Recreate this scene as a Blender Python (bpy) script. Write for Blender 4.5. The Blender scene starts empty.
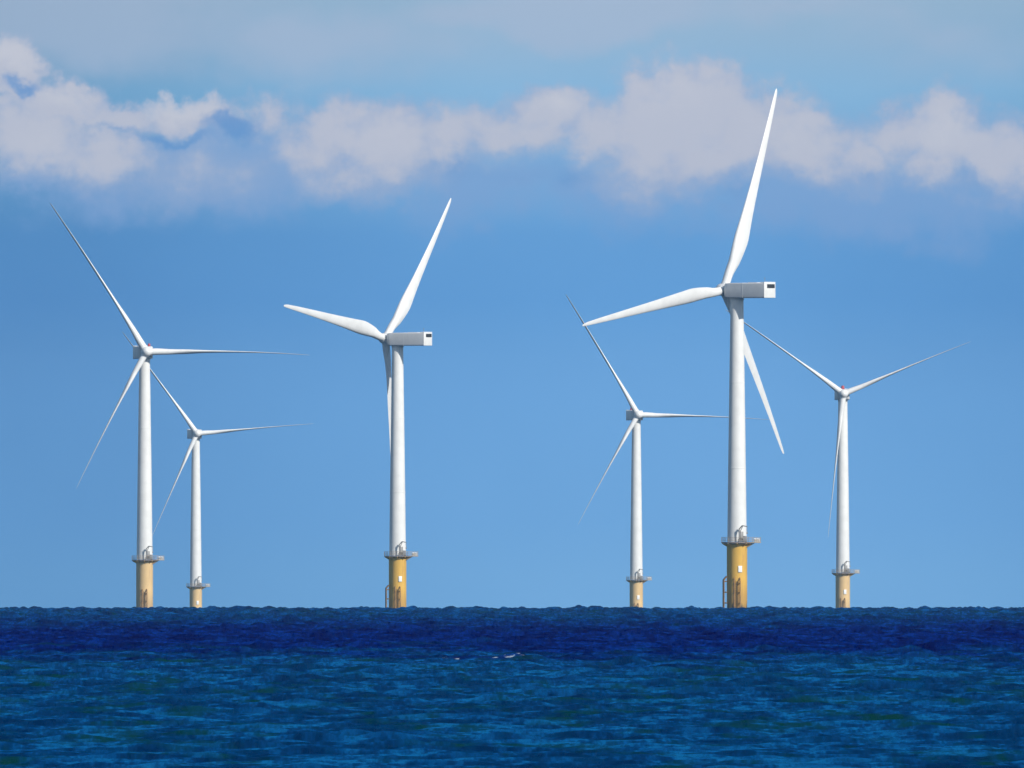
import bpy, bmesh, math, random
import numpy as np
from mathutils import Vector, Matrix

random.seed(7)
RNG = np.random.default_rng(11)
S = bpy.context.scene
COL = S.collection
R = math.radians

# ------------------------------------------------------------------ the place
# A long telephoto view from a beach: the eye 2.5 m above a curved sea, the wind
# turbines 10 to 17 km out, partly below the horizon.
EYE = 2.5
EARTH = 7.4e6                 # earth radius with ordinary refraction
FPX = 41700.0                 # pixels per radian
EYE_ROW = 576.3               # picture row of the eye's level


def drop(r):
    return r * r / (2 * EARTH)


# ------------------------------------------------------------------ materials
def new_mat(name):
    m = bpy.data.materials.new(name)
    m.use_nodes = True
    nt = m.node_tree
    nt.nodes.clear()
    return m, nt


def N(nt, typ, **kw):
    n = nt.nodes.new(typ)
    for k, v in kw.items():
        setattr(n, k, v)
    return n


def L(nt, a, b):
    nt.links.new(a, b)


def setin(n, **kw):
    for k, v in kw.items():
        n.inputs[k.replace('_', ' ')].default_value = v


def math_n(nt, op, a, b=None, c=None, clamp=False):
    n = N(nt, 'ShaderNodeMath', operation=op, use_clamp=clamp)
    for i, v in enumerate((a, b, c)):
        if v is None:
            continue
        if isinstance(v, (int, float)):
            n.inputs[i].default_value = v
        else:
            L(nt, v, n.inputs[i])
    return n.outputs[0]


def ramp01(nt, v, lo, hi, mode='SMOOTHSTEP'):
    n = N(nt, 'ShaderNodeMapRange', interpolation_type=mode)
    L(nt, v, n.inputs['Value'])
    n.inputs['From Min'].default_value = lo
    n.inputs['From Max'].default_value = hi
    return n.outputs['Result']


def mix_col(nt, fac, a, b, blend='MIX'):
    n = N(nt, 'ShaderNodeMix', data_type='RGBA', blend_type=blend)
    for sock, v in ((n.inputs[0], fac), (n.inputs[6], a), (n.inputs[7], b)):
        if isinstance(v, (int, float)):
            sock.default_value = v
        elif isinstance(v, tuple):
            sock.default_value = (*v, 1)
        else:
            L(nt, v, sock)
    return n.outputs[2]


def lin(*c):
    out = []
    for v in c:
        v = v / 255
        out.append(v / 12.92 if v <= .04045 else ((v + .055) / 1.055) ** 2.4)
    return tuple(out)


def painted(name, base, dirt, rough, streak=(1.2, 1.2, .12), amount=.5, lo=.5, hi=.8, weed=False, metallic=0.0):
    """paint with uneven tone, and runs of dirt of their own shape"""
    m, nt = new_mat(name)
    out = N(nt, 'ShaderNodeOutputMaterial')
    p = N(nt, 'ShaderNodeBsdfPrincipled')
    L(nt, p.outputs[0], out.inputs[0])
    tc = N(nt, 'ShaderNodeTexCoord')
    mp = N(nt, 'ShaderNodeMapping')
    mp.inputs['Scale'].default_value = streak
    L(nt, tc.outputs['Object'], mp.inputs[0])
    n1 = N(nt, 'ShaderNodeTexNoise')
    setin(n1, Scale=1.0, Detail=5.0, Roughness=.6)
    L(nt, mp.outputs[0], n1.inputs['Vector'])
    f = math_n(nt, 'MULTIPLY', ramp01(nt, n1.outputs[0], lo, hi), amount)
    n2 = N(nt, 'ShaderNodeTexNoise')
    setin(n2, Scale=.35, Detail=3.0)
    L(nt, tc.outputs['Object'], n2.inputs['Vector'])
    tone = mix_col(nt, ramp01(nt, n2.outputs[0], .35, .65), tuple(c * .93 for c in base), base)
    tone = mix_col(nt, f, tone, dirt)
    if weed:                # weed and rust of the splash zone
        sp = N(nt, 'ShaderNodeSeparateXYZ')
        L(nt, tc.outputs['Object'], sp.inputs[0])
        hgt = math_n(nt, 'ADD', sp.outputs[2], math_n(nt, 'MULTIPLY', math_n(nt, 'SUBTRACT', n1.outputs[0], .5), 9.0))
        tone = mix_col(nt, math_n(nt, 'MULTIPLY', math_n(nt, 'SUBTRACT', 1.0, ramp01(nt, hgt, 3.5, 9.5)), .55), tone, tuple(c * .55 + .03 for c in dirt))
        tone = mix_col(nt, math_n(nt, 'SUBTRACT', 1.0, ramp01(nt, hgt, 1.2, 3.4)), tone, (.05, .045, .03))
    L(nt, tone, p.inputs['Base Color'])
    p.inputs['Roughness'].default_value = rough
    p.inputs['Metallic'].default_value = metallic
    return m


M = {}
M['white'] = painted('white_tower_paint', (.80, .80, .78), (.60, .60, .56), .42, amount=.25)
M['blade'] = painted('white_blade_gelcoat', (.82, .82, .81), (.62, .61, .58), .36, streak=(.6, .6, .2), amount=.2)
M['grey'] = painted('pale_nacelle_paint', (.66, .67, .68), (.52, .53, .54), .45, streak=(.5, .5, .5), amount=.25)
M['yellow'] = painted('yellow_marine_paint', (.88, .53, .10), (.58, .30, .09), .5, streak=(1.5, 1.5, .16), amount=.65, lo=.48, hi=.72, weed=True)
M['haze_paled'] = painted('haze_paled_yellow_paint', (.92, .64, .31), (.60, .40, .23), .5, streak=(1.5, 1.5, .16), amount=.55, lo=.48, hi=.72, weed=True)  # far pieces: the paling of distance haze is mixed into the yellow
M['steel'] = painted('galvanised_steel', (.30, .29, .28), (.20, .13, .09), .5, streak=(2, 2, 2), amount=.5, metallic=.3)
M['rust'] = painted('rust_stained_yellow_steel', (.34, .18, .06), (.12, .07, .04), .7, streak=(2, 2, .6), amount=.8, lo=.35, hi=.6)
M['deck'] = painted('platform_deck', (.22, .17, .14), (.14, .09, .07), .7, streak=(1, 1, 1), amount=.6)
M['rail'] = painted('pale_railing_paint', (.42, .36, .29), (.28, .18, .12), .5, streak=(2, 2, 2), amount=.5)
M['dark'] = painted('dark_louvre', (.022, .024, .03), (.04, .04, .05), .6, streak=(2, 2, 2), amount=.4)
M['red'] = painted('red_lamp_housing', (.45, .05, .06), (.35, .03, .04), .35, streak=(2, 2, 2), amount=.4)
M['sign'] = painted('white_sign_enamel', (.88, .88, .86), (.70, .68, .62), .35, streak=(2, 2, 2), amount=.2)


# ------------------------------------------------------------------ mesh helpers
def link(name, bm, mat, parent=None, smooth=True, angle=40):
    me = bpy.data.meshes.new(name)
    bmesh.ops.recalc_face_normals(bm, faces=bm.faces)
    if smooth:
        for f in bm.faces:
            f.smooth = True
        for e in bm.edges:
            if len(e.link_faces) == 2 and e.calc_face_angle(0) > R(angle):
                e.smooth = False
    bm.to_mesh(me)
    bm.free()
    me.materials.append(mat)
    o = bpy.data.objects.new(name, me)
    COL.objects.link(o)
    if parent:
        o.parent = parent
    return o


def tube(bm, a, b, r0, r1=None, n=10, caps=True):
    a, b = Vector(a), Vector(b)
    r1 = r0 if r1 is None else r1
    d = (b - a).normalized()
    up = Vector((0, 0, 1)) if abs(d.z) < .95 else Vector((1, 0, 0))
    u = d.cross(up).normalized()
    v = d.cross(u)
    rings = []
    for p, r in ((a, r0), (b, r1)):
        rings.append([bm.verts.new(p + (u * math.cos(t) + v * math.sin(t)) * r)
                      for t in (2 * math.pi * i / n for i in range(n))])
    for i in range(n):
        j = (i + 1) % n
        bm.faces.new((rings[0][i], rings[0][j], rings[1][j], rings[1][i]))
    if caps:
        bm.faces.new(rings[0][::-1])
        bm.faces.new(rings[1])


def lathe(bm, prof, n=48, cap=True):
    rings = []
    for r, z in prof:
        rings.append([bm.verts.new((r * math.cos(t), r * math.sin(t), z))
                      for t in (2 * math.pi * i / n for i in range(n))])
    for a, b in zip(rings, rings[1:]):
        for i in range(n):
            j = (i + 1) % n
            bm.faces.new((a[i], a[j], b[j], b[i]))
    if cap:
        bm.faces.new(rings[0][::-1])
        bm.faces.new(rings[-1])


def box(bm, lo, hi, bev=0.0, mat=None):
    b2 = bmesh.new()
    vs = [b2.verts.new((x, y, z)) for x in (lo[0], hi[0]) for y in (lo[1], hi[1]) for z in (lo[2], hi[2])]
    for q in ((0, 1, 3, 2), (4, 6, 7, 5), (0, 4, 5, 1), (2, 3, 7, 6), (0, 2, 6, 4), (1, 5, 7, 3)):
        b2.faces.new([vs[i] for i in q])
    bmesh.ops.recalc_face_normals(b2, faces=b2.faces)
    if bev:
        bmesh.ops.bevel(b2, geom=b2.edges[:], offset=bev, segments=3, affect='EDGES', profile=.5)
    if mat:
        bmesh.ops.transform(b2, matrix=mat, verts=b2.verts)
    tmp = bpy.data.meshes.new('tmp')
    b2.to_mesh(tmp)
    b2.free()
    bm.from_mesh(tmp)
    bpy.data.meshes.remove(tmp)


# ------------------------------------------------------------------ one turbine
HUB_Z = 81.5
DECK_Z = 18.5
RAD = 53.9
MESHES = {}


def part(name, maker, mat, parent, key=None, angle=40):
    """a part; the mesh is shared when key was built before"""
    key = key or name
    if key in MESHES:
        o = bpy.data.objects.new(name, MESHES[key])
        COL.objects.link(o)
        o.parent = parent
        return o
    bm = bmesh.new()
    maker(bm)
    o = link(name, bm, mat, parent, angle=angle)
    MESHES[key] = o.data
    return o


def mk_piece(bm):
    lathe(bm, [(2.52, -6), (2.52, 3.0), (2.56, 3.1), (2.56, 17.3), (2.70, 17.5), (2.70, 17.9), (2.56, 18.05), (2.56, 18.2)], 56)


def mk_tower(bm):
    prof = []
    z0, z1, r0, r1 = DECK_Z + .05, HUB_Z - 2.3, 2.42, 1.62
    for s in range(0, 25):
        t = s / 24
        prof.append((r0 + (r1 - r0) * t ** 1.15, z0 + (z1 - z0) * t))
    lathe(bm, prof, 56)


def mk_flange(z, r):
    def f(bm):
        lathe(bm, [(r, z - .12), (r + .05, z - .1), (r + .05, z + .1), (r, z + .12)], 56, cap=False)
    return f


PLAT_R = 3.95


def mk_deck(bm):
    lathe(bm, [(2.5, 18.22), (PLAT_R, 18.22), (PLAT_R, 18.5), (2.5, 18.5)], 40, cap=True)


def mk_laydown(bm):
    box(bm, (3.4, -1.9, 18.24), (6.0, 1.9, 18.53), .03)
    tube(bm, (4.3, -1.4, 18.26), (2.6, -1.0, 17.2), .13)
    tube(bm, (4.3, 1.4, 18.26), (2.6, 1.0, 17.2), .13)


def mk_equipment(bm):
    box(bm, (4.2, -1.2, 18.52), (5.75, 1.2, 19.45), .08)
    box(bm, (4.25, -1.26, 18.75), (4.9, -1.18, 19.3), .02)


def mk_bracket(k):
    def f(bm):
        a = 2 * math.pi * (k + .5) / 10
        m = Matrix.Rotation(a, 4, 'Z')
        # a gusset plate under the deck
        t = .07
        pts = [(2.5, 18.2), (3.95, 18.2), (3.95, 18.02), (2.75, 17.35), (2.5, 17.35)]
        fr = [bm.verts.new(m @ Vector((x, -t, z))) for x, z in pts]
        bk = [bm.verts.new(m @ Vector((x, t, z))) for x, z in pts]
        bm.faces.new(fr)
        bm.faces.new(bk[::-1])
        n = len(pts)
        for i in range(n):
            j = (i + 1) % n
            bm.faces.new((fr[i], bk[i], bk[j], fr[j]))
    return f


def mk_railing(bm):
    pts = []
    for k in range(37):
        a = R(35) + R(290) * k / 36
        pts.append((PLAT_R * .985 * math.cos(a), PLAT_R * .985 * math.sin(a)))
    y = 1.82
    pts = [(5.92, y), (3.9, y)] + pts + [(3.9, -y), (5.92, -y), (5.92, y)]
    for z in (18.9, 19.25, 19.65):
        for a, b in zip(pts, pts[1:]):
            tube(bm, (*a, z), (*b, z), .055, n=6)
    for i, p in enumerate(pts):
        if i % 3 == 0 or i < 2 or i > len(pts) - 4:
            tube(bm, (*p, 18.45), (*p, 19.7), .06, n=6)
    # a mid post on each long side of the laydown deck
    for p in ((4.9, y), (4.9, -y), (5.92, .6), (5.92, -.6)):
        tube(bm, (*p, 18.45), (*p, 19.7), .06, n=6)


def mk_crane(bm):
    # davit: post, cranked boom, stay, hook
    x, y = .55, -3.35
    tube(bm, (x, y, 18.45), (x, y, 19.2), .30)
    tube(bm, (x, y, 18.5), (x, y, 21.8), .17)
    tube(bm, (x, y, 21.7), (x + .75, y - .35, 22.6), .14)
    tube(bm, (x + .75, y - .35, 22.6), (x + 2.0, y - .8, 22.35), .12)
    tube(bm, (x, y, 20.6), (x + .9, y - .4, 22.5), .09)
    tube(bm, (x + 1.95, y - .78, 22.35), (x + 1.95, y - .78, 20.9), .05)
    box(bm, (x + 1.8, y - .93, 20.5), (x + 2.1, y - .63, 20.95), .05)


def mk_cabinet(bm):
    box(bm, (1.5, -3.5, 18.5), (2.5, -2.75, 20.0), .06)


def mk_door(bm):
    m = Matrix.Rotation(R(28), 4, 'Z')
    box(bm, (-.5, -2.50, 19.0), (.5, -2.30, 21.1), .06, m)


def mk_landing(rot, top):
    def f(bm):
        m = Matrix.Rotation(rot, 4, 'Z')
        def P(x, y, z):
            return m @ Vector((x, y, z))
        for x in (-.75, .75):
            tube(bm, P(x, -3.4, -5), P(x, -3.4, top), .16, n=12)
            tube(bm, P(x, -3.4, top), P(x * .9, -2.6, top + .9), .16, n=12)
            for z in (0.5, 3.2, 5.9, top - .4):
                tube(bm, P(x, -3.4, z), P(x * .9, -2.5, z), .15, n=8)
    return f


def mk_ladder(rot, top):
    def f(bm):
        m = Matrix.Rotation(rot, 4, 'Z')
        def P(x, y, z):
            return m @ Vector((x, y, z))
        for x in (-.3, .3):
            tube(bm, P(x, -2.95, -3), P(x, -2.95, top), .07, n=6)
        z = -2.7
        while z < top:
            tube(bm, P(-.3, -2.95, z), P(.3, -2.95, z), .045, n=6)
            z += .45
        for z in (1, 6, 11):
            if z < top:
                tube(bm, P(-.3, -2.95, z), P(-.3, -2.5, z), .06, n=6)
                tube(bm, P(.3, -2.95, z), P(.3, -2.5, z), .06, n=6)
    return f


def mk_cables(bm):
    for a in (R(140), R(115)):
        c, s = math.cos(a), math.sin(a)
        tube(bm, (3.0 * c, 3.0 * s, -5), (3.0 * c, 3.0 * s, 16.6), .17, n=10)
        for z in (2, 6, 10, 14):
            tube(bm, (2.5 * c, 2.5 * s, z), (3.05 * c, 3.05 * s, z), .12, n=8)


def mk_sign(bm):
    m = Matrix.Rotation(R(17), 4, 'Z')
    box(bm, (-.50, -2.74, 10.9), (.50, -2.60, 12.5), .04, m)


NH = 1.9         # nacelle half height
NW = 2.35        # half width


def mk_nacelle(bm):
    # hull: front tapers a little towards the shaft, rear is square
    secs = [(-2.55, .80, .74), (-2.2, .95, .93), (-1.2, 1.0, 1.0), (9.9, 1.0, 1.0), (10.25, .985, .985)]
    rings = []
    for y, sw, sh in secs:
        w, h, r = NW * sw, NH * sh, .32
        ring = []
        for cx, cz, a0 in ((w - r, h - r, 0), (-w + r, h - r, 90), (-w + r, -h + r, 180), (w - r, -h + r, 270)):
            for q in range(5):
                a = R(a0 + 22.5 * q)
                ring.append(bm.verts.new((cx + r * math.cos(a), y, cz + r * math.sin(a))))
        rings.append(ring)
    n = len(rings[0])
    for a, b in zip(rings, rings[1:]):
        for i in range(n):
            j = (i + 1) % n
            bm.faces.new((a[i], a[j], b[j], b[i]))
    bm.faces.new(rings[0])
    bm.faces.new(rings[-1][::-1])
    # roof ridge seam and side seams stand a little proud
    box(bm, (-NW - .03, 3.4, -NH * .97), (NW + .03, 3.52, NH + .03), .01)
    # yaw collar under the hull
    for z0, z1, r0 in ((-NH - .55, -NH + .1, 1.75),):
        tube(bm, (0, 0, z0), (0, 0, z1), r0, n=40)


def mk_rear(bm):
    box(bm, (-NW + .02, 10.23, -NH + .03), (NW - .02, 10.36, NH + .22), .05)
    box(bm, (-NW + .3, 8.9, NH - .03), (NW - .3, 10.24, NH + .20), .06)


def mk_vent(bm):
    x0, x1, z0, z1 = -2.0, 1.15, .55, 1.55
    box(bm, (x0, 10.33, z0), (x1, 10.40, z1), .02)
    for k in range(5):
        z = z0 + .1 + k * .17
        box(bm, (x0 + .08, 10.38, z), (x1 - .08, 10.43, z + .05), .005)


def mk_hatch(bm):
    box(bm, (-1.5, 4.3, NH - .02), (1.2, 7.3, NH + .14), .05)


def mk_mast(bm):
    x = 1.1
    tube(bm, (x, 9.6, NH + .15), (x, 9.6, NH + 1.3), .05, n=6)
    tube(bm, (x - .25, 9.6, NH + 1.2), (x + .25, 9.6, NH + 1.2), .04, n=6)


def mk_lamp(x, y, s=1.0):
    def f(bm):
        b2 = [(.0, 0.0), (.55, 0.0), (.55, .25), (.48, .32), (.48, .85), (.30, 1.1), (.0, 1.16)]
        b3 = bmesh.new()
        lathe(b3, [(max(r, .02), z) for r, z in b2], 20)
        bmesh.ops.transform(b3, matrix=Matrix.Translation((x, y, NH - .02)) @ Matrix.Scale(s, 4), verts=b3.verts)
        tmp = bpy.data.meshes.new('tmp')
        b3.to_mesh(tmp)
        b3.free()
        bm.from_mesh(tmp)
        bpy.data.meshes.remove(tmp)
    return f


HUB_Y = -4.1


def mk_hub(bm):
    # spinner: blunt nose, axis along -Y; three short root collars are added by the blades
    prof = [(1.25, 1.55), (1.5, 1.35), (1.62, .6), (1.62, -.4), (1.5, -1.1), (1.2, -1.7), (.75, -2.1), (.3, -2.28), (.03, -2.32)]
    n = 40
    rings = []
    for r, y in prof:
        rings.append([bm.verts.new((r * math.cos(t), y, r * math.sin(t))) for t in (2 * math.pi * i / n for i in range(n))])
    for a, b in zip(rings, rings[1:]):
        for i in range(n):
            j = (i + 1) % n
            bm.faces.new((a[i], a[j], b[j], b[i]))
    bm.faces.new(rings[0])
    bm.faces.new(rings[-1])


def interp(x, xs, ys):
    return float(np.interp(x, xs, ys))


def mk_blade(theta, pitch, bend, sag):
    """span along the azimuth theta (clockwise seen from upwind, 0 = up), leading edge first in
    the direction of rotation; pitch turns the leading edge upwind; bend is upwind; sag is the
    droop of a feathered blade under its weight"""
    st = [1.2, 2.2, 3.2, 4.6, 6.0, 7.5, 9.0, 10.5, 12.0, 13.2, 14.3, 15.5, 17, 20, 24, 28, 32, 36, 40, 44, 47.5, 50.2, 52, 53.1, 53.65, RAD]
    # chord and relative thickness along the span, in metres from the axis
    cx = [1.2, 3.0, 5.0, 8.0, 11.0, 13.0, 14.3, 15.5, 18, 22, 30, 40, 48, 52, 53.4, RAD]
    cy = [2.2, 2.2, 2.5, 3.2, 3.85, 4.15, 4.2, 4.1, 3.75, 3.3, 2.6, 1.9, 1.38, 1.02, .72, .3]
    tx = [1.2, 3.0, 5.0, 8, 11, 15, 20, 30, 40, 48, RAD]
    ty = [1.0, 1.0, .84, .56, .40, .29, .24, .19, .15, .13, .12]
    wx = [0, 6, 14, 22, 35, RAD]
    wy = [14, 14, 12, 6, 2, 0]
    sx = [0.0, .0125, .05, .1, .2, .3, .45, .6, .75, .88, 1.0]

    def f(bm):
        th = R(theta)
        ct, sn = math.cos(th), math.sin(th)
        rings = []
        for r in st:
            c = interp(r, cx, cy)
            t = interp(r, tx, ty)
            rnd = min(1, max(0, (r - 3.0) / 5.0))
            rnd = rnd * rnd * (3 - 2 * rnd)
            b = R(pitch + interp(r, wx, wy))
            ax = .5 + (.30 - .5) * rnd                 # pitch axis along the chord
            ring = []
            npts = []
            for s in sx:
                npts.append((s, 1))
            for s in sx[-2:0:-1]:
                npts.append((s, -1))
            for s, side in npts:
                foil = 5 * t * (.2969 * math.sqrt(s) - .126 * s - .3516 * s * s + .2843 * s ** 3 - .1036 * s ** 4)
                camber = .03 * 4 * s * (1 - s)
                circ = math.sqrt(max(0, .25 - (s - .5) ** 2)) * t
                yy = (foil + .0035) * rnd * (1 if side > 0 else .85) * side + camber * rnd + circ * (1 - rnd) * side
                u = (s - ax) * c
                w = yy * c
                x = -u * math.cos(b) + w * math.sin(b)
                y = u * math.sin(b) + w * math.cos(b)
                q = r / RAD
                y -= bend * (.35 * q + .65 * q * q)
                x += sn * sag * q ** 2.4
                z = r
                # turn to the azimuth about the shaft (Y)
                ring.append(bm.verts.new((x * ct + z * sn, y, -x * sn + z * ct)))
            rings.append(ring)
        n = len(rings[0])
        for a, b_ in zip(rings, rings[1:]):
            for i in range(n):
                j = (i + 1) % n
                bm.faces.new((a[i], a[j], b_[j], b_[i]))
        bm.faces.new(rings[0])
        bm.faces.new(rings[-1])
        # collar where the root enters the spinner
        a = Vector((sn * .9, 0, ct * .9))
        b_ = Vector((sn * 1.75, 0, ct * 1.75))
        tube(bm, a, b_, 1.2, n=24)
    return f


def turbine(px, dist, yaw, theta, pitch, bend, sag, label, lamps=(), sign=True, haze_paled=False, reach=(1, 1, 1)):
    x = (px - 512.0) / FPX * dist
    root = bpy.data.objects.new('wind_turbine', None)
    COL.objects.link(root)
    root.location = (x, dist, -drop(dist))
    root.empty_display_size = 5
    root['label'] = label
    root['category'] = 'wind turbine'
    root['group'] = 'white wind turbines standing out at sea'
    tp = part('transition_piece', mk_piece, M['haze_paled' if haze_paled else 'yellow'], root, 'piece_haze_paled' if haze_paled else 'piece')
    if sign:
        part('sign_plate', mk_sign, M['sign'], tp)
    part('boat_landing', mk_landing(R(0), 8.6), M['rust'], tp, 'boat_front')
    if not haze_paled:
        part('boat_landing', mk_landing(R(-82), 9.0), M['rust'], tp, 'boat_side')
    part('ladder', mk_ladder(R(0), 8.9), M['rust'], tp, 'ladder_front')
    part('cable_pipe', mk_cables, M['rust'], tp)
    pf = part('platform', mk_deck, M['deck'], root)
    part('laydown_deck', mk_laydown, M['rail'], pf)
    for k in range(10):
        part('bracket', mk_bracket(k), M['yellow'], pf, 'bracket_%d' % k)
    part('equipment_box', mk_equipment, M['sign'], pf)
    part('railing', mk_railing, M['rail'], pf)
    part('crane', mk_crane, M['steel'], pf)
    part('cabinet', mk_cabinet, M['steel'], pf)
    tw = part('tower', mk_tower, M['white'], root)
    part('door', mk_door, M['steel'], tw)
    part('flange', mk_flange(37.0, 2.22), M['white'], tw, 'flange_a')
    part('flange', mk_flange(58.5, 1.93), M['white'], tw, 'flange_b')
    na = part('nacelle', mk_nacelle, M['grey'], root)
    na.location = (0, 0, HUB_Z + .05)
    na.rotation_euler = (0, 0, R(yaw))
    part('rear_panel', mk_rear, M['white'], na)
    part('vent', mk_vent, M['dark'], na)
    part('roof_hatch', mk_hatch, M['grey'], na)
    part('wind_mast', mk_mast, M['steel'], na)
    for (lx, ly, ls) in lamps:
        part('aviation_light', mk_lamp(lx, ly, ls), M['red'], na, 'lamp_%s_%s' % (lx, ly))
    hub_m = Matrix.Rotation(R(yaw), 4, 'Z') @ Matrix.Translation((0, HUB_Y, 0)) @ Matrix.Rotation(R(-6), 4, 'X')
    hb = part('hub', mk_hub, M['blade'], root)
    hb.location = hub_m.translation + Vector((0, 0, HUB_Z + .25))
    hb.rotation_euler = hub_m.to_euler()
    for k in range(3):
        bl = part('blade', mk_blade(theta + 120 * k, pitch, bend, sag), M['blade'], root, 'blade_%s_%d' % (px, k))
        bl.location = hb.location
        bl.rotation_euler = hb.rotation_euler
        bl.scale = (reach[k],) * 3
    return root


# picture column of the tower, distance, yaw (0 = rotor faces the beach), azimuth of one blade...
turbine(737.0, 10456, 180 + 52.3, -20.1, 9, 3.0, .4,
        'largest white wind turbine, broad blades turned away, grey nacelle side and dark rear vent showing')
turbine(397.6, 12150, 180 + 58.8, -40.0, 9, 3.2, .4,
        'white wind turbine turned away, one broad blade pointing flat left, one hanging beside its tower')
turbine(144.6, 12700, 7.5, -31.2, 84, .3, 2.2,
        'far left white wind turbine with thin blades, tall stained yellow base, overlapping the smallest one',
        lamps=((1.5, 1.0, .8),), sign=False, haze_paled=True, reach=(1, .93, .88))
turbine(842.8, 14760, 3.0, -53.4, 84, .3, 1.0,
        'rightmost white wind turbine, thin blades spread in a wide V, red light above hub',
        lamps=((.1, 2.2, 1.15),), haze_paled=True, reach=(.955, .91, .955))
turbine(636.3, 16000, 9.0, -29.6, 84, .3, 1.6,
        'small white wind turbine whose thin level blade reaches behind the largest turbine tower',
        lamps=((-.6, 8.2, 1.0),), haze_paled=True, reach=(1, .95, .91))
turbine(195.8, 17270, 7.5, -35.5, 84, .3, .6,
        'smallest white wind turbine, low platform near the waterline, beside the far left tower', haze_paled=True, reach=(.97, .91, .92))


# ------------------------------------------------------------------ the sea
def row_to_range(v):
    a = (v - EYE_ROW) / FPX
    # EYE/r + r/2R = a
    disc = a * a - 2 * EYE / EARTH
    return (a - math.sqrt(max(disc, 0))) * EARTH


def build_sea():
    fine_half = R(.82)
    ncol = 980
    fine = np.linspace(-fine_half, fine_half, ncol)
    g = [fine_half]
    step = fine[1] - fine[0]
    while g[-1] < math.pi:
        step = min(step * 1.22, .09)
        g.append(g[-1] + step)
    g = np.array(g[1:])
    g = g[g < math.pi - .02]
    ang = np.concatenate([-g[::-1], fine, g])
    nc = len(ang)
    dang = np.gradient(ang)
    r_near = np.geomspace(3, 470, 60)[:-1]
    r_fine = np.geomspace(470, 8800, 2500)
    r_far = np.geomspace(8800, 34000, 90)[1:]
    rad = np.concatenate([r_near, r_fine, r_far])
    nr = len(rad)
    drad = np.gradient(rad)
    # short crested wind sea running to the beach
    def spectrum(lo, hi, peak, n, spread, power):
        cs = []
        for l in np.geomspace(lo, hi, n):
            a = l ** power * math.exp(-(l / peak) ** 2)
            d = RNG.normal(R(14), R(spread))
            cs.append((a, 2 * math.pi / l * math.sin(d), -2 * math.pi / l * math.cos(d), RNG.uniform(0, 6.28), l))
        am = math.sqrt(sum(c[0] ** 2 for c in cs) / 2)
        return [(c[0] / am, *c[1:]) for c in cs]
    # sheltered ripple-sea near the beach, longer and higher waves offshore
    groups = [(spectrum(.6, 3.5, 1.8, 70, 30, .5), np.interp(rad, [0, 200, 540, 1500, 9000], [0, .011, .012, .018, .02])),
              (spectrum(1.5, 7, 4.0, 60, 28, .6), np.interp(rad, [0, 200, 540, 1300, 3000, 9000], [0, .012, .018, .030, .045, .055])),
              (spectrum(3, 16, 8.0, 60, 38, .7), np.interp(rad, [0, 200, 540, 1500, 4000, 9000], [0, .012, .015, .028, .080, .115]))]
    z = np.empty((nr, nc), np.float32)
    X = np.empty((nr, nc), np.float32)
    Y = np.empty((nr, nc), np.float32)
    sa, ca = np.sin(ang), np.cos(ang)
    for i0 in range(0, nr, 200):
        i1 = min(i0 + 200, nr)
        rr = rad[i0:i1, None]
        x = rr * sa
        y = rr * ca
        sp = np.abs(rr * dang[None, :])
        h = np.zeros_like(x, dtype=np.float32)
        fx, fy = x.astype(np.float64), y.astype(np.float64)
        f0 = slice(len(g), len(g) + ncol)
        for comps, amps in groups:
            w_r = amps[i0:i1, None].astype(np.float32)
            for a, kx, ky, ph, l in comps:
                h[:, f0] += a * w_r * np.sin(((fx[:, f0] * kx + fy[:, f0] * ky + ph) % (2 * math.pi)).astype(np.float32))
                if l > 3:
                    for sl in (slice(0, len(g)), slice(len(g) + ncol, nc)):
                        wt = np.exp(-(sp[:, sl] / l * 2.2) ** 2)
                        h[:, sl] += a * w_r * wt * np.sin(fx[:, sl] * kx + fy[:, sl] * ky + ph)
        sg = np.sqrt(sum(q[1] ** 2 for q in groups))[i0:i1, None] + 1e-6
        h = h + .22 * (h * h / sg - sg)
        X[i0:i1] = x
        Y[i0:i1] = y
        z[i0:i1] = h
    foam = np.zeros((nr, nc), np.float32)
    # breaking crests where the photo shows them: column, row, half length px, height m
    for (u, v, hw, hh) in ((521, 660, 6, .13), (509, 660, 7, .08), (494, 660, 7, .09), (446, 661.5, 9, .07), (457, 661, 5, .07), (110, 623.5, 7, .08), (530, 624, 5, .08),
                           (521, 617, 4, .09), (12, 623, 4, .06), (324, 667, 4, .04), (868, 657, 4, .03), (1004, 659, 5, .04), (676, 690, 4, .02)):
        r0 = row_to_range(v)
        a0 = (u - 512) / FPX
        wl = hw / FPX * r0
        dx = (X - a0 * r0)
        dy = (Y - r0)
        wob = .5 * np.sin(dx * 2.3 + u) + .4 * np.sin(dx * 6.1 + v)
        e = np.exp(-(dx / wl) ** 4 - ((dy + .4 + wob) / 1.1) ** 2)
        e2 = np.exp(-(dx / (wl * 2)) ** 2 - ((dy - .2) / 2.6) ** 2)
        z += (hh * e2).astype(np.float32)
        foam = np.maximum(foam, e.astype(np.float32))
    Z = z - (rad[:, None] ** 2 / (2 * EARTH)).astype(np.float32)
    co = np.stack([X, Y, Z], -1).reshape(-1, 3).astype(np.float32)
    idx = np.arange(nr * nc, dtype=np.int32).reshape(nr, nc)
    q = np.stack([idx[:-1, :-1], idx[:-1, 1:], idx[1:, 1:], idx[1:, :-1]], -1).reshape(-1, 4)
    # close the ring behind the beach
    qb = np.stack([idx[:-1, -1], idx[:-1, 0], idx[1:, 0], idx[1:, -1]], -1).reshape(-1, 4)
    q = np.concatenate([q, qb])
    me = bpy.data.meshes.new('sea')
    me.vertices.add(len(co))
    me.vertices.foreach_set('co', co.ravel())
    me.loops.add(q.size)
    me.loops.foreach_set('vertex_index', q.ravel())
    me.polygons.add(len(q))
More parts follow.
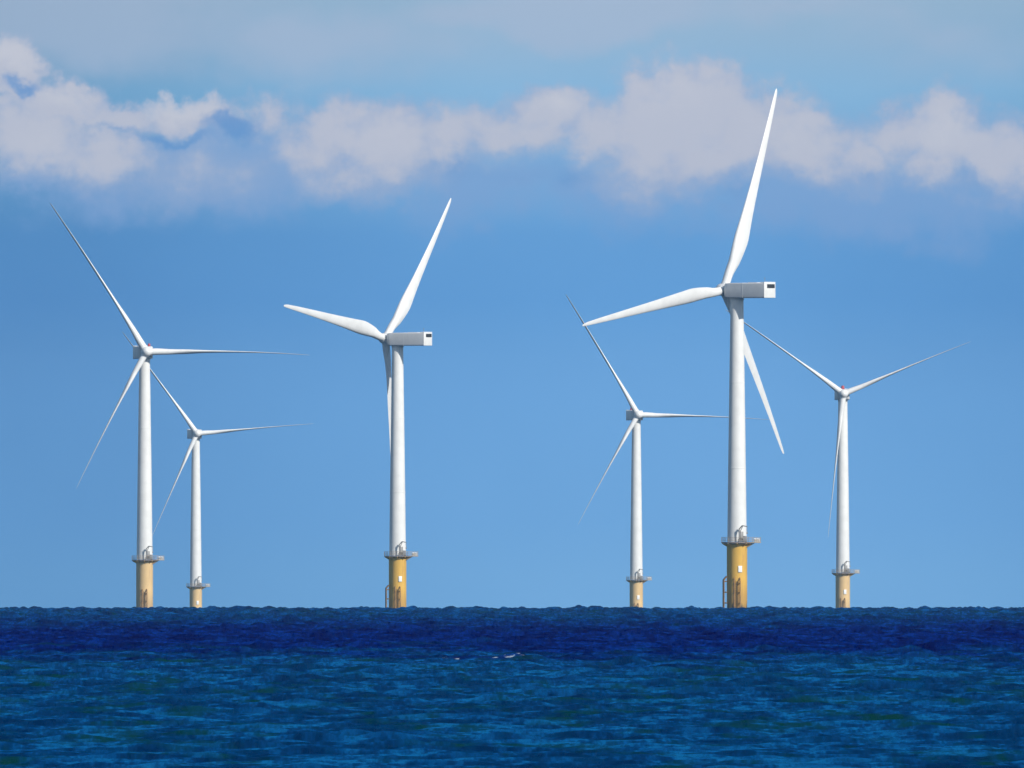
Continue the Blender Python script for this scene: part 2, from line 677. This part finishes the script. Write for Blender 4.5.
    me.polygons.foreach_set('loop_start', np.arange(0, q.size, 4, dtype=np.int32))
    me.polygons.foreach_set('use_smooth', np.ones(len(q), dtype=bool))
    me.update(calc_edges=True)
    at = me.attributes.new('foam', 'FLOAT', 'POINT')
    at.data.foreach_set('value', foam.ravel())
    o = bpy.data.objects.new('sea', me)
    COL.objects.link(o)
    o['kind'] = 'structure'
    return o


def sea_material():
    m, nt = new_mat('sea_water')
    out = N(nt, 'ShaderNodeOutputMaterial')
    geo = N(nt, 'ShaderNodeNewGeometry')
    sep = N(nt, 'ShaderNodeSeparateXYZ')
    L(nt, geo.outputs['Position'], sep.inputs[0])
    # distance from the beach: blue-green water, a navy band beyond, blue again further out
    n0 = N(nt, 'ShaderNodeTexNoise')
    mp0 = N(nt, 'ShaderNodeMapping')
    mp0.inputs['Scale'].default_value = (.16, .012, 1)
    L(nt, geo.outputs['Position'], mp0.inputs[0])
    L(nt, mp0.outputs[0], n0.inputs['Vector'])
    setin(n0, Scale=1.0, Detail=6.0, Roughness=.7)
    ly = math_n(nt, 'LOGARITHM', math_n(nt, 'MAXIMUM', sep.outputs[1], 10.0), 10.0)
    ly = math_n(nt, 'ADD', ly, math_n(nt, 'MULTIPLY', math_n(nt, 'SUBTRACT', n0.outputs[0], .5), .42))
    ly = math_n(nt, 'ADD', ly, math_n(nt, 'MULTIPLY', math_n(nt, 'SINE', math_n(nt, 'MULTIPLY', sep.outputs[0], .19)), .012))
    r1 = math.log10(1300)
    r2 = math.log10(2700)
    navy_band = math_n(nt, 'MULTIPLY', ramp01(nt, ly, r1 - .06, r1 + .08), math_n(nt, 'SUBTRACT', 1.0, math_n(nt, 'MULTIPLY', ramp01(nt, ly, r2 - .15, r2 + .12), .75)))
    # streaks and green patches in the water colour, placed by noise
    n1 = N(nt, 'ShaderNodeTexNoise')
    mp1 = N(nt, 'ShaderNodeMapping')
    mp1.inputs['Scale'].default_value = (1.6, .05, 1)
    L(nt, geo.outputs['Position'], mp1.inputs[0])
    L(nt, mp1.outputs[0], n1.inputs['Vector'])
    setin(n1, Scale=1.0, Detail=5.0, Roughness=.62)
    near = mix_col(nt, ramp01(nt, n1.outputs[0], .45, .62), WATER_A, WATER_B)
    n2 = N(nt, 'ShaderNodeTexNoise')
    mp2 = N(nt, 'ShaderNodeMapping')
    mp2.inputs['Scale'].default_value = (.55, .028, 1)
    mp2.inputs['Location'].default_value = (31, 7, 0)
    L(nt, geo.outputs['Position'], mp2.inputs[0])
    L(nt, mp2.outputs[0], n2.inputs['Vector'])
    setin(n2, Scale=1.0, Detail=4.0, Roughness=.6)
    near = mix_col(nt, math_n(nt, 'MULTIPLY', ramp01(nt, n2.outputs[0], .50, .62), .9), near, WATER_GREEN)
    far = mix_col(nt, ramp01(nt, n1.outputs[0], .40, .65), NAVY_A, NAVY_B)
    body = mix_col(nt, navy_band, near, far)
    dif = N(nt, 'ShaderNodeBsdfDiffuse')
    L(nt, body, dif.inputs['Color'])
    # ripples: the slope field of the small chop, long along the crests
    bumps = geo.outputs['Normal']
    for sc, loc, amp, det in (((.55, .030, 1), (0, 0, 0), (.14, .95, 0), 7.0), ((5.0, .35, 1), (9, 3, 0), (.14, .55, 0), 3.0)):
        nn = N(nt, 'ShaderNodeTexNoise')
        mp = N(nt, 'ShaderNodeMapping')
        mp.inputs['Scale'].default_value = sc
        mp.inputs['Location'].default_value = loc
        L(nt, geo.outputs['Position'], mp.inputs[0])
        L(nt, mp.outputs[0], nn.inputs['Vector'])
        setin(nn, Scale=1.0, Detail=det, Roughness=.72)
        a = N(nt, 'ShaderNodeVectorMath', operation='SUBTRACT')
        L(nt, nn.outputs['Color'], a.inputs[0])
        a.inputs[1].default_value = (.5, .60, .5)
        b = N(nt, 'ShaderNodeVectorMath', operation='MULTIPLY_ADD')
        L(nt, a.outputs[0], b.inputs[0])
        b.inputs[1].default_value = amp
        L(nt, bumps, b.inputs[2])
        c = N(nt, 'ShaderNodeVectorMath', operation='NORMALIZE')
        L(nt, b.outputs[0], c.inputs[0])
        bumps = c.outputs[0]
    gl = N(nt, 'ShaderNodeBsdfGlossy')
    L(nt, mix_col(nt, navy_band, GLOSS, GLOSS_NAVY), gl.inputs['Color'])
    gl.inputs['Roughness'].default_value = .15
    L(nt, bumps, gl.inputs['Normal'])
    L(nt, bumps, dif.inputs['Normal'])
    fr = N(nt, 'ShaderNodeFresnel')
    fr.inputs['IOR'].default_value = 1.33
    L(nt, bumps, fr.inputs['Normal'])
    mx = N(nt, 'ShaderNodeMixShader')
    L(nt, math_n(nt, 'MINIMUM', fr.outputs[0], .92), mx.inputs[0])
    L(nt, dif.outputs[0], mx.inputs[1])
    L(nt, gl.outputs[0], mx.inputs[2])
    # foam
    at = N(nt, 'ShaderNodeAttribute', attribute_name='foam')
    nf = N(nt, 'ShaderNodeTexNoise')
    mpf = N(nt, 'ShaderNodeMapping')
    mpf.inputs['Scale'].default_value = (6.5, 1.2, 1)
    L(nt, geo.outputs['Position'], mpf.inputs[0])
    L(nt, mpf.outputs[0], nf.inputs['Vector'])
    setin(nf, Scale=1.0, Detail=6.0, Roughness=.65)
    fm = math_n(nt, 'ADD', at.outputs['Fac'], math_n(nt, 'MULTIPLY', math_n(nt, 'SUBTRACT', nf.outputs[0], .5), 1.6))
    fm = math_n(nt, 'MULTIPLY', ramp01(nt, fm, .52, 1.0), ramp01(nt, at.outputs['Fac'], .1, .4))
    fd = N(nt, 'ShaderNodeBsdfDiffuse')
    fd.inputs['Color'].default_value = (.62, .66, .66, 1)
    mx2 = N(nt, 'ShaderNodeMixShader')
    L(nt, fm, mx2.inputs[0])
    L(nt, mx.outputs[0], mx2.inputs[1])
    L(nt, fd.outputs[0], mx2.inputs[2])
    L(nt, mx2.outputs[0], out.inputs[0])
    return m


WATER_A = (.0005, .017, .058)
WATER_B = (.0007, .030, .085)
WATER_GREEN = (.0020, .036, .020)
NAVY_A = (.0002, .0014, .040)  # darker, bluer body colours of the navy band
NAVY_B = (.0003, .009, .075)
GLOSS = (.014, .285, .64)
GLOSS_NAVY = (.005, .085, .46)

sea = build_sea()
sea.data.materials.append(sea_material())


# ------------------------------------------------------------------ light and sky
SUN_EL = 31.0
SUN_AZ = 136.0        # compass style: 0 = away from the beach, clockwise
sun = bpy.data.lights.new('sun', 'SUN')
sun.energy = 4.5
sun.angle = R(.53)
sun.color = (1.0, .955, .87)
so = bpy.data.objects.new('sun', sun)
COL.objects.link(so)
sd = Vector((math.sin(R(SUN_AZ)) * math.cos(R(SUN_EL)), math.cos(R(SUN_AZ)) * math.cos(R(SUN_EL)), math.sin(R(SUN_EL))))
so.rotation_euler = sd.to_track_quat('Z', 'Y').to_euler()
so.location = (0, 0, 300)


def build_world():
    w = bpy.data.worlds.new('World')
    S.world = w
    w.use_nodes = True
    nt = w.node_tree
    nt.nodes.clear()
    out = N(nt, 'ShaderNodeOutputWorld')
    bg = N(nt, 'ShaderNodeBackground')
    L(nt, bg.outputs[0], out.inputs[0])
    tc = N(nt, 'ShaderNodeTexCoord')
    sep = N(nt, 'ShaderNodeSeparateXYZ')
    L(nt, tc.outputs['Generated'], sep.inputs[0])
    # azimuth and elevation in "centidegree-like" units: 1 unit = 1/417 radian, from the view's middle and the eye's level
    az = math_n(nt, 'MULTIPLY', math_n(nt, 'ARCTAN2', sep.outputs[0], sep.outputs[1]), 417.0)
    el = math_n(nt, 'MULTIPLY', math_n(nt, 'ARCSINE', sep.outputs[2]), 417.0)
    sky = N(nt, 'ShaderNodeTexSky', sky_type='NISHITA')
    sky.sun_disc = False
    sky.sun_elevation = R(SUN_EL)
    sky.sun_rotation = R(SUN_AZ)
    sky.air_density = 1.0
    sky.dust_density = .4
    sky.ozone_density = 2.0
    high = mix_col(nt, 1.0, sky.outputs[0], (SKY_STR,) * 3, 'MULTIPLY')

    def vec(a, b):
        n = N(nt, 'ShaderNodeCombineXYZ')
        L(nt, a, n.inputs[0])
        L(nt, b, n.inputs[1])
        return n.outputs[0]

    P = vec(az, el)

    def noise(scale, det, rough, loc, stretch=(1, 1, 1), dist=0.0):
        mp = N(nt, 'ShaderNodeMapping')
        mp.inputs['Location'].default_value = loc
        mp.inputs['Scale'].default_value = stretch
        L(nt, P, mp.inputs[0])
        n = N(nt, 'ShaderNodeTexNoise')
        setin(n, Scale=scale, Detail=det, Roughness=rough, Distortion=dist)
        L(nt, mp.outputs[0], n.inputs['Vector'])
        return n

    # clear far sky
    cr = N(nt, 'ShaderNodeValToRGB')
    el01 = math_n(nt, 'DIVIDE', el, 6.0)
    L(nt, el01, cr.inputs[0])
    stops = SKY_STOPS
    e = cr.color_ramp.elements
    while len(e) < len(stops):
        e.new(.5)
    for i, (row, c) in enumerate(stops):
        e[i].position = (EYE_ROW - row) / 100 / 6.0
        e[i].color = (*lin(c[0] - 8, c[1] - 1, c[2] + 1), 1)
    base = cr.outputs[0]
    # the left of the view is a deeper blue, slow uneven tone
    nb = noise(.22, 3, .5, (3, 1, 0))
    shade = math_n(nt, 'ADD', math_n(nt, 'MULTIPLY', ramp01(nt, az, -6.5, 1.0), .36),
                   math_n(nt, 'MULTIPLY', math_n(nt, 'SUBTRACT', nb.outputs[0], .5), .30))
    shade = math_n(nt, 'SUBTRACT', shade, math_n(nt, 'MULTIPLY', ramp01(nt, az, 2.2, 6.0), .14))
    shade = math_n(nt, 'ADD', shade, .72)
    tint = N(nt, 'ShaderNodeCombineColor')
    L(nt, math_n(nt, 'POWER', shade, 1.7), tint.inputs[0])
    L(nt, shade, tint.inputs[1])
    L(nt, math_n(nt, 'POWER', shade, .7), tint.inputs[2])
    base = mix_col(nt, 1.0, base, tint.outputs[0], 'MULTIPLY')

    # cloud coordinates, warped so that outlines billow
    w1 = noise(.75, 4, .58, (11, 4, 0))
    w2 = noise(3.1, 4, .6, (5, 17, 0))
    def warp(src, amp):
        s = N(nt, 'ShaderNodeVectorMath', operation='SUBTRACT')
        L(nt, src.outputs['Color'], s.inputs[0])
        s.inputs[1].default_value = (.5, .5, .5)
        k = N(nt, 'ShaderNodeVectorMath', operation='SCALE')
        L(nt, s.outputs[0], k.inputs[0])
        k.inputs['Scale'].default_value = amp
        return k.outputs[0]
    def vadd(a, b):
        n = N(nt, 'ShaderNodeVectorMath', operation='ADD')
        L(nt, a, n.inputs[0])
        L(nt, b, n.inputs[1])
        return n.outputs[0]
    w3 = noise(8.5, 4, .6, (2, 8, 0))
    PW = vadd(vadd(vadd(P, warp(w1, .9)), warp(w2, .40)), warp(w3, .14))

    def field(puffs, src):
        acc = None
        for (u, v, ru, rv, wt) in puffs:
            c = ((u - 512) / 100, (EYE_ROW - v) / 100, 0)
            s = N(nt, 'ShaderNodeVectorMath', operation='SUBTRACT')
            L(nt, src, s.inputs[0])
            s.inputs[1].default_value = c
            k = N(nt, 'ShaderNodeVectorMath', operation='MULTIPLY')
            L(nt, s.outputs[0], k.inputs[0])
            k.inputs[1].default_value = (100 / ru, 100 / rv, 0)
            ln = N(nt, 'ShaderNodeVectorMath', operation='LENGTH')
            L(nt, k.outputs[0], ln.inputs[0])
            val = math_n(nt, 'MULTIPLY', math_n(nt, 'SUBTRACT', 1.0, ln.outputs['Value']), wt)
            if acc is None:
                acc = val
            else:
                n = N(nt, 'ShaderNodeMath', operation='SMOOTH_MAX')
                L(nt, acc, n.inputs[0])
                L(nt, val, n.inputs[1])
                n.inputs[2].default_value = .18
                acc = n.outputs[0]
        return acc

    detail = noise(2.2, 6, .62, (1, 9, 0), (1, 1.25, 1))
    soft = noise(.9, 4, .55, (7, 2, 0), (1, 1.6, 1))

    # far grey-blue veil above the bank
    veil = math_n(nt, 'MULTIPLY', ramp01(nt, math_n(nt, 'ADD', field(VEIL, vadd(P, warp(w1, .8))), math_n(nt, 'MULTIPLY', math_n(nt, 'SUBTRACT', soft.outputs[0], .5), .8)), -.05, .65), .62)
    c = mix_col(nt, veil, base, lin(170, 186, 212))
    # lavender underside of the bank
    und = math_n(nt, 'ADD', math_n(nt, 'ADD', field(UNDER, PW), math_n(nt, 'MULTIPLY', math_n(nt, 'SUBTRACT', soft.outputs[0], .5), 1.1)), math_n(nt, 'MULTIPLY', math_n(nt, 'SUBTRACT', detail.outputs[0], .5), .5))
    c = mix_col(nt, math_n(nt, 'MULTIPLY', ramp01(nt, und, -.05, .80), .70), c, lin(124, 161, 212))
    # the bank itself
    bank = math_n(nt, 'ADD', field([(u, v + 9, a, b, k) for u, v, a, b, k in BANK], PW), math_n(nt, 'MULTIPLY', math_n(nt, 'SUBTRACT', detail.outputs[0], .5), .42))
    dens = ramp01(nt, math_n(nt, 'MULTIPLY', bank, math_n(nt, 'ADD', 1.0, math_n(nt, 'MULTIPLY', ramp01(nt, el, 4.2, 4.9), .5))), -.16, .62)
    lift = math_n(nt, 'MULTIPLY', math_n(nt, 'SUBTRACT', el, 4.35), .35)
    tone = mix_col(nt, ramp01(nt, math_n(nt, 'ADD', math_n(nt, 'ADD', bank, lift), math_n(nt, 'MULTIPLY', math_n(nt, 'SUBTRACT', detail.outputs[0], .5), 1.1)), .0, .8), lin(154, 174, 209), lin(191, 194, 210))
    c = mix_col(nt, math_n(nt, 'MULTIPLY', dens, .95), c, tone)
    # sunlit heads
    head = math_n(nt, 'ADD', field(HEADS, PW), math_n(nt, 'MULTIPLY', math_n(nt, 'SUBTRACT', detail.outputs[0], .5), .5))
    c = mix_col(nt, math_n(nt, 'MULTIPLY', ramp01(nt, head, .0, .75), .50), c, lin(208, 209, 218))
    # holes of clear blue, and shaded hollows, between the clouds
    hole = math_n(nt, 'ADD', field(HOLES, PW), math_n(nt, 'MULTIPLY', math_n(nt, 'SUBTRACT', detail.outputs[0], .5), .6))
    c = mix_col(nt, math_n(nt, 'MULTIPLY', ramp01(nt, hole, .0, .75), .82), c, lin(92, 146, 206))

    # above the bank the open sky takes over
    allc = mix_col(nt, ramp01(nt, el, 6.5, 40.0), c, high)
    L(nt, allc, bg.inputs['Color'])
    bg.inputs['Strength'].default_value = 1.0


SKY_STR = .10
SKY_STOPS = [(612, (108, 166, 222)), (520, (102, 162, 222)), (400, (98, 159, 221)), (300, (86, 149, 213)),
             (235, (92, 151, 211)), (170, (118, 167, 213)), (90, (138, 180, 217)), (40, (150, 180, 210)), (0, (156, 181, 207))]
VEIL = [(60, 25, 280, 70, 1), (300, 45, 220, 55, .7), (600, 10, 150, 40, 1.5), (470, 10, 110, 24, .7), (780, 10, 220, 25, .5), (950, 40, 150, 50, .4)]
UNDER = [(240, 165, 170, 75, 1.2), (120, 190, 130, 45, .9), (470, 185, 150, 55, .9), (600, 190, 120, 50, .9), (800, 195, 160, 60, 1.1), (930, 205, 130, 60, 1.1),
         (30, 185, 110, 35, .9), (380, 165, 150, 60, 1.0), (720, 180, 140, 55, 1.0), (1010, 190, 90, 45, 1.0), (895, 235, 70, 36, .8), (330, 200, 110, 30, .6), (960, 215, 70, 30, .8), (830, 195, 60, 30, .6), (520, 205, 70, 28, .6)]
BANK = [(5, 75, 45, 40, 1), (60, 100, 70, 28, 1.0), (120, 106, 70, 24, .8), (190, 104, 60, 22, .9), (35, 138, 95, 52, 1.1), (105, 150, 85, 42, 1.0),
        (10, 130, 60, 40, .9), (200, 160, 100, 45, .45),
        (270, 105, 50, 26, .6), (330, 138, 75, 52, .95), (400, 145, 80, 55, 1.0), (450, 132, 65, 42, .85), (350, 172, 80, 34, .7), (490, 122, 55, 38, .8),
        (540, 105, 60, 46, 1.0), (525, 125, 55, 28, .7), (595, 115, 55, 48, .9), (650, 115, 75, 66, 1.15), (695, 105, 80, 62, 1.15), (640, 155, 65, 40, .8), (755, 128, 85, 56, 1.1),
        (815, 138, 75, 52, 1.0), (860, 155, 60, 38, .8), (700, 150, 90, 40, .9),
        (905, 128, 60, 46, .9), (960, 130, 60, 58, 1.1), (1000, 148, 65, 48, 1.0), (940, 162, 55, 38, .9), (1030, 140, 50, 44, .9)]
HEADS = [(5, 70, 34, 24, 1), (60, 100, 40, 14, .6), (185, 103, 50, 15, 1), (40, 150, 80, 40, .35),
         (545, 98, 40, 24, .6), (680, 90, 70, 35, .4), (960, 130, 50, 40, .55), (400, 145, 70, 35, .35), (790, 135, 70, 30, .3)]
HOLES = [(232, 120, 36, 16, 1), (172, 138, 60, 10, .75), (18, 97, 36, 12, .9), (120, 128, 30, 8, .35), (460, 178, 60, 22, .35), (868, 184, 26, 12, .3), (985, 192, 30, 12, .35), (570, 178, 50, 18, .35), (735, 196, 60, 16, .3)]
build_world()

# ------------------------------------------------------------------ the air
HAZE = 1e-5


def build_haze():
    bm = bmesh.new()
    box(bm, (-36000, -36000, -95), (36000, 36000, 190))
    m, nt = new_mat('sea_air')
    out = N(nt, 'ShaderNodeOutputMaterial')
    v = N(nt, 'ShaderNodeVolumePrincipled')
    v.inputs['Color'].default_value = (.50, .76, 1, 1)
    v.inputs['Density'].default_value = HAZE
    L(nt, v.outputs[0], out.inputs['Volume'])
    o = link('haze', bm, m, smooth=False)
    o['kind'] = 'stuff'
    o['label'] = 'thin pale sea haze between the beach and the turbines'


if HAZE:
    build_haze()

# ------------------------------------------------------------------ camera
cam = bpy.data.cameras.new('camera')
cam.sensor_width = 36.0
cam.lens = FPX / 1024 * 36.0
cam.clip_start = 1.0
cam.clip_end = 200000.0
co = bpy.data.objects.new('camera', cam)
COL.objects.link(co)
co.location = (0, 0, EYE)
co.rotation_euler = (R(90) + (EYE_ROW - 384) / FPX, 0, 0)
S.camera = co

S.render.engine = 'CYCLES'
S.cycles.use_denoising = True
S.cycles.denoiser = 'OPENIMAGEDENOISE'
S.cycles.denoising_prefilter = 'ACCURATE'
S.cycles.denoising_input_passes = 'RGB_ALBEDO_NORMAL'
S.cycles.max_bounces = 6
S.cycles.diffuse_bounces = 2
S.cycles.glossy_bounces = 2
S.cycles.volume_bounces = 0
S.cycles.caustics_reflective = False
S.cycles.use_adaptive_sampling = True
S.cycles.adaptive_threshold = .01
S.view_settings.view_transform = 'Standard'
S.view_settings.look = 'None'
S.view_settings.exposure = 0.0
S.view_settings.gamma = 1.0
S.view_settings.use_curve_mapping = False
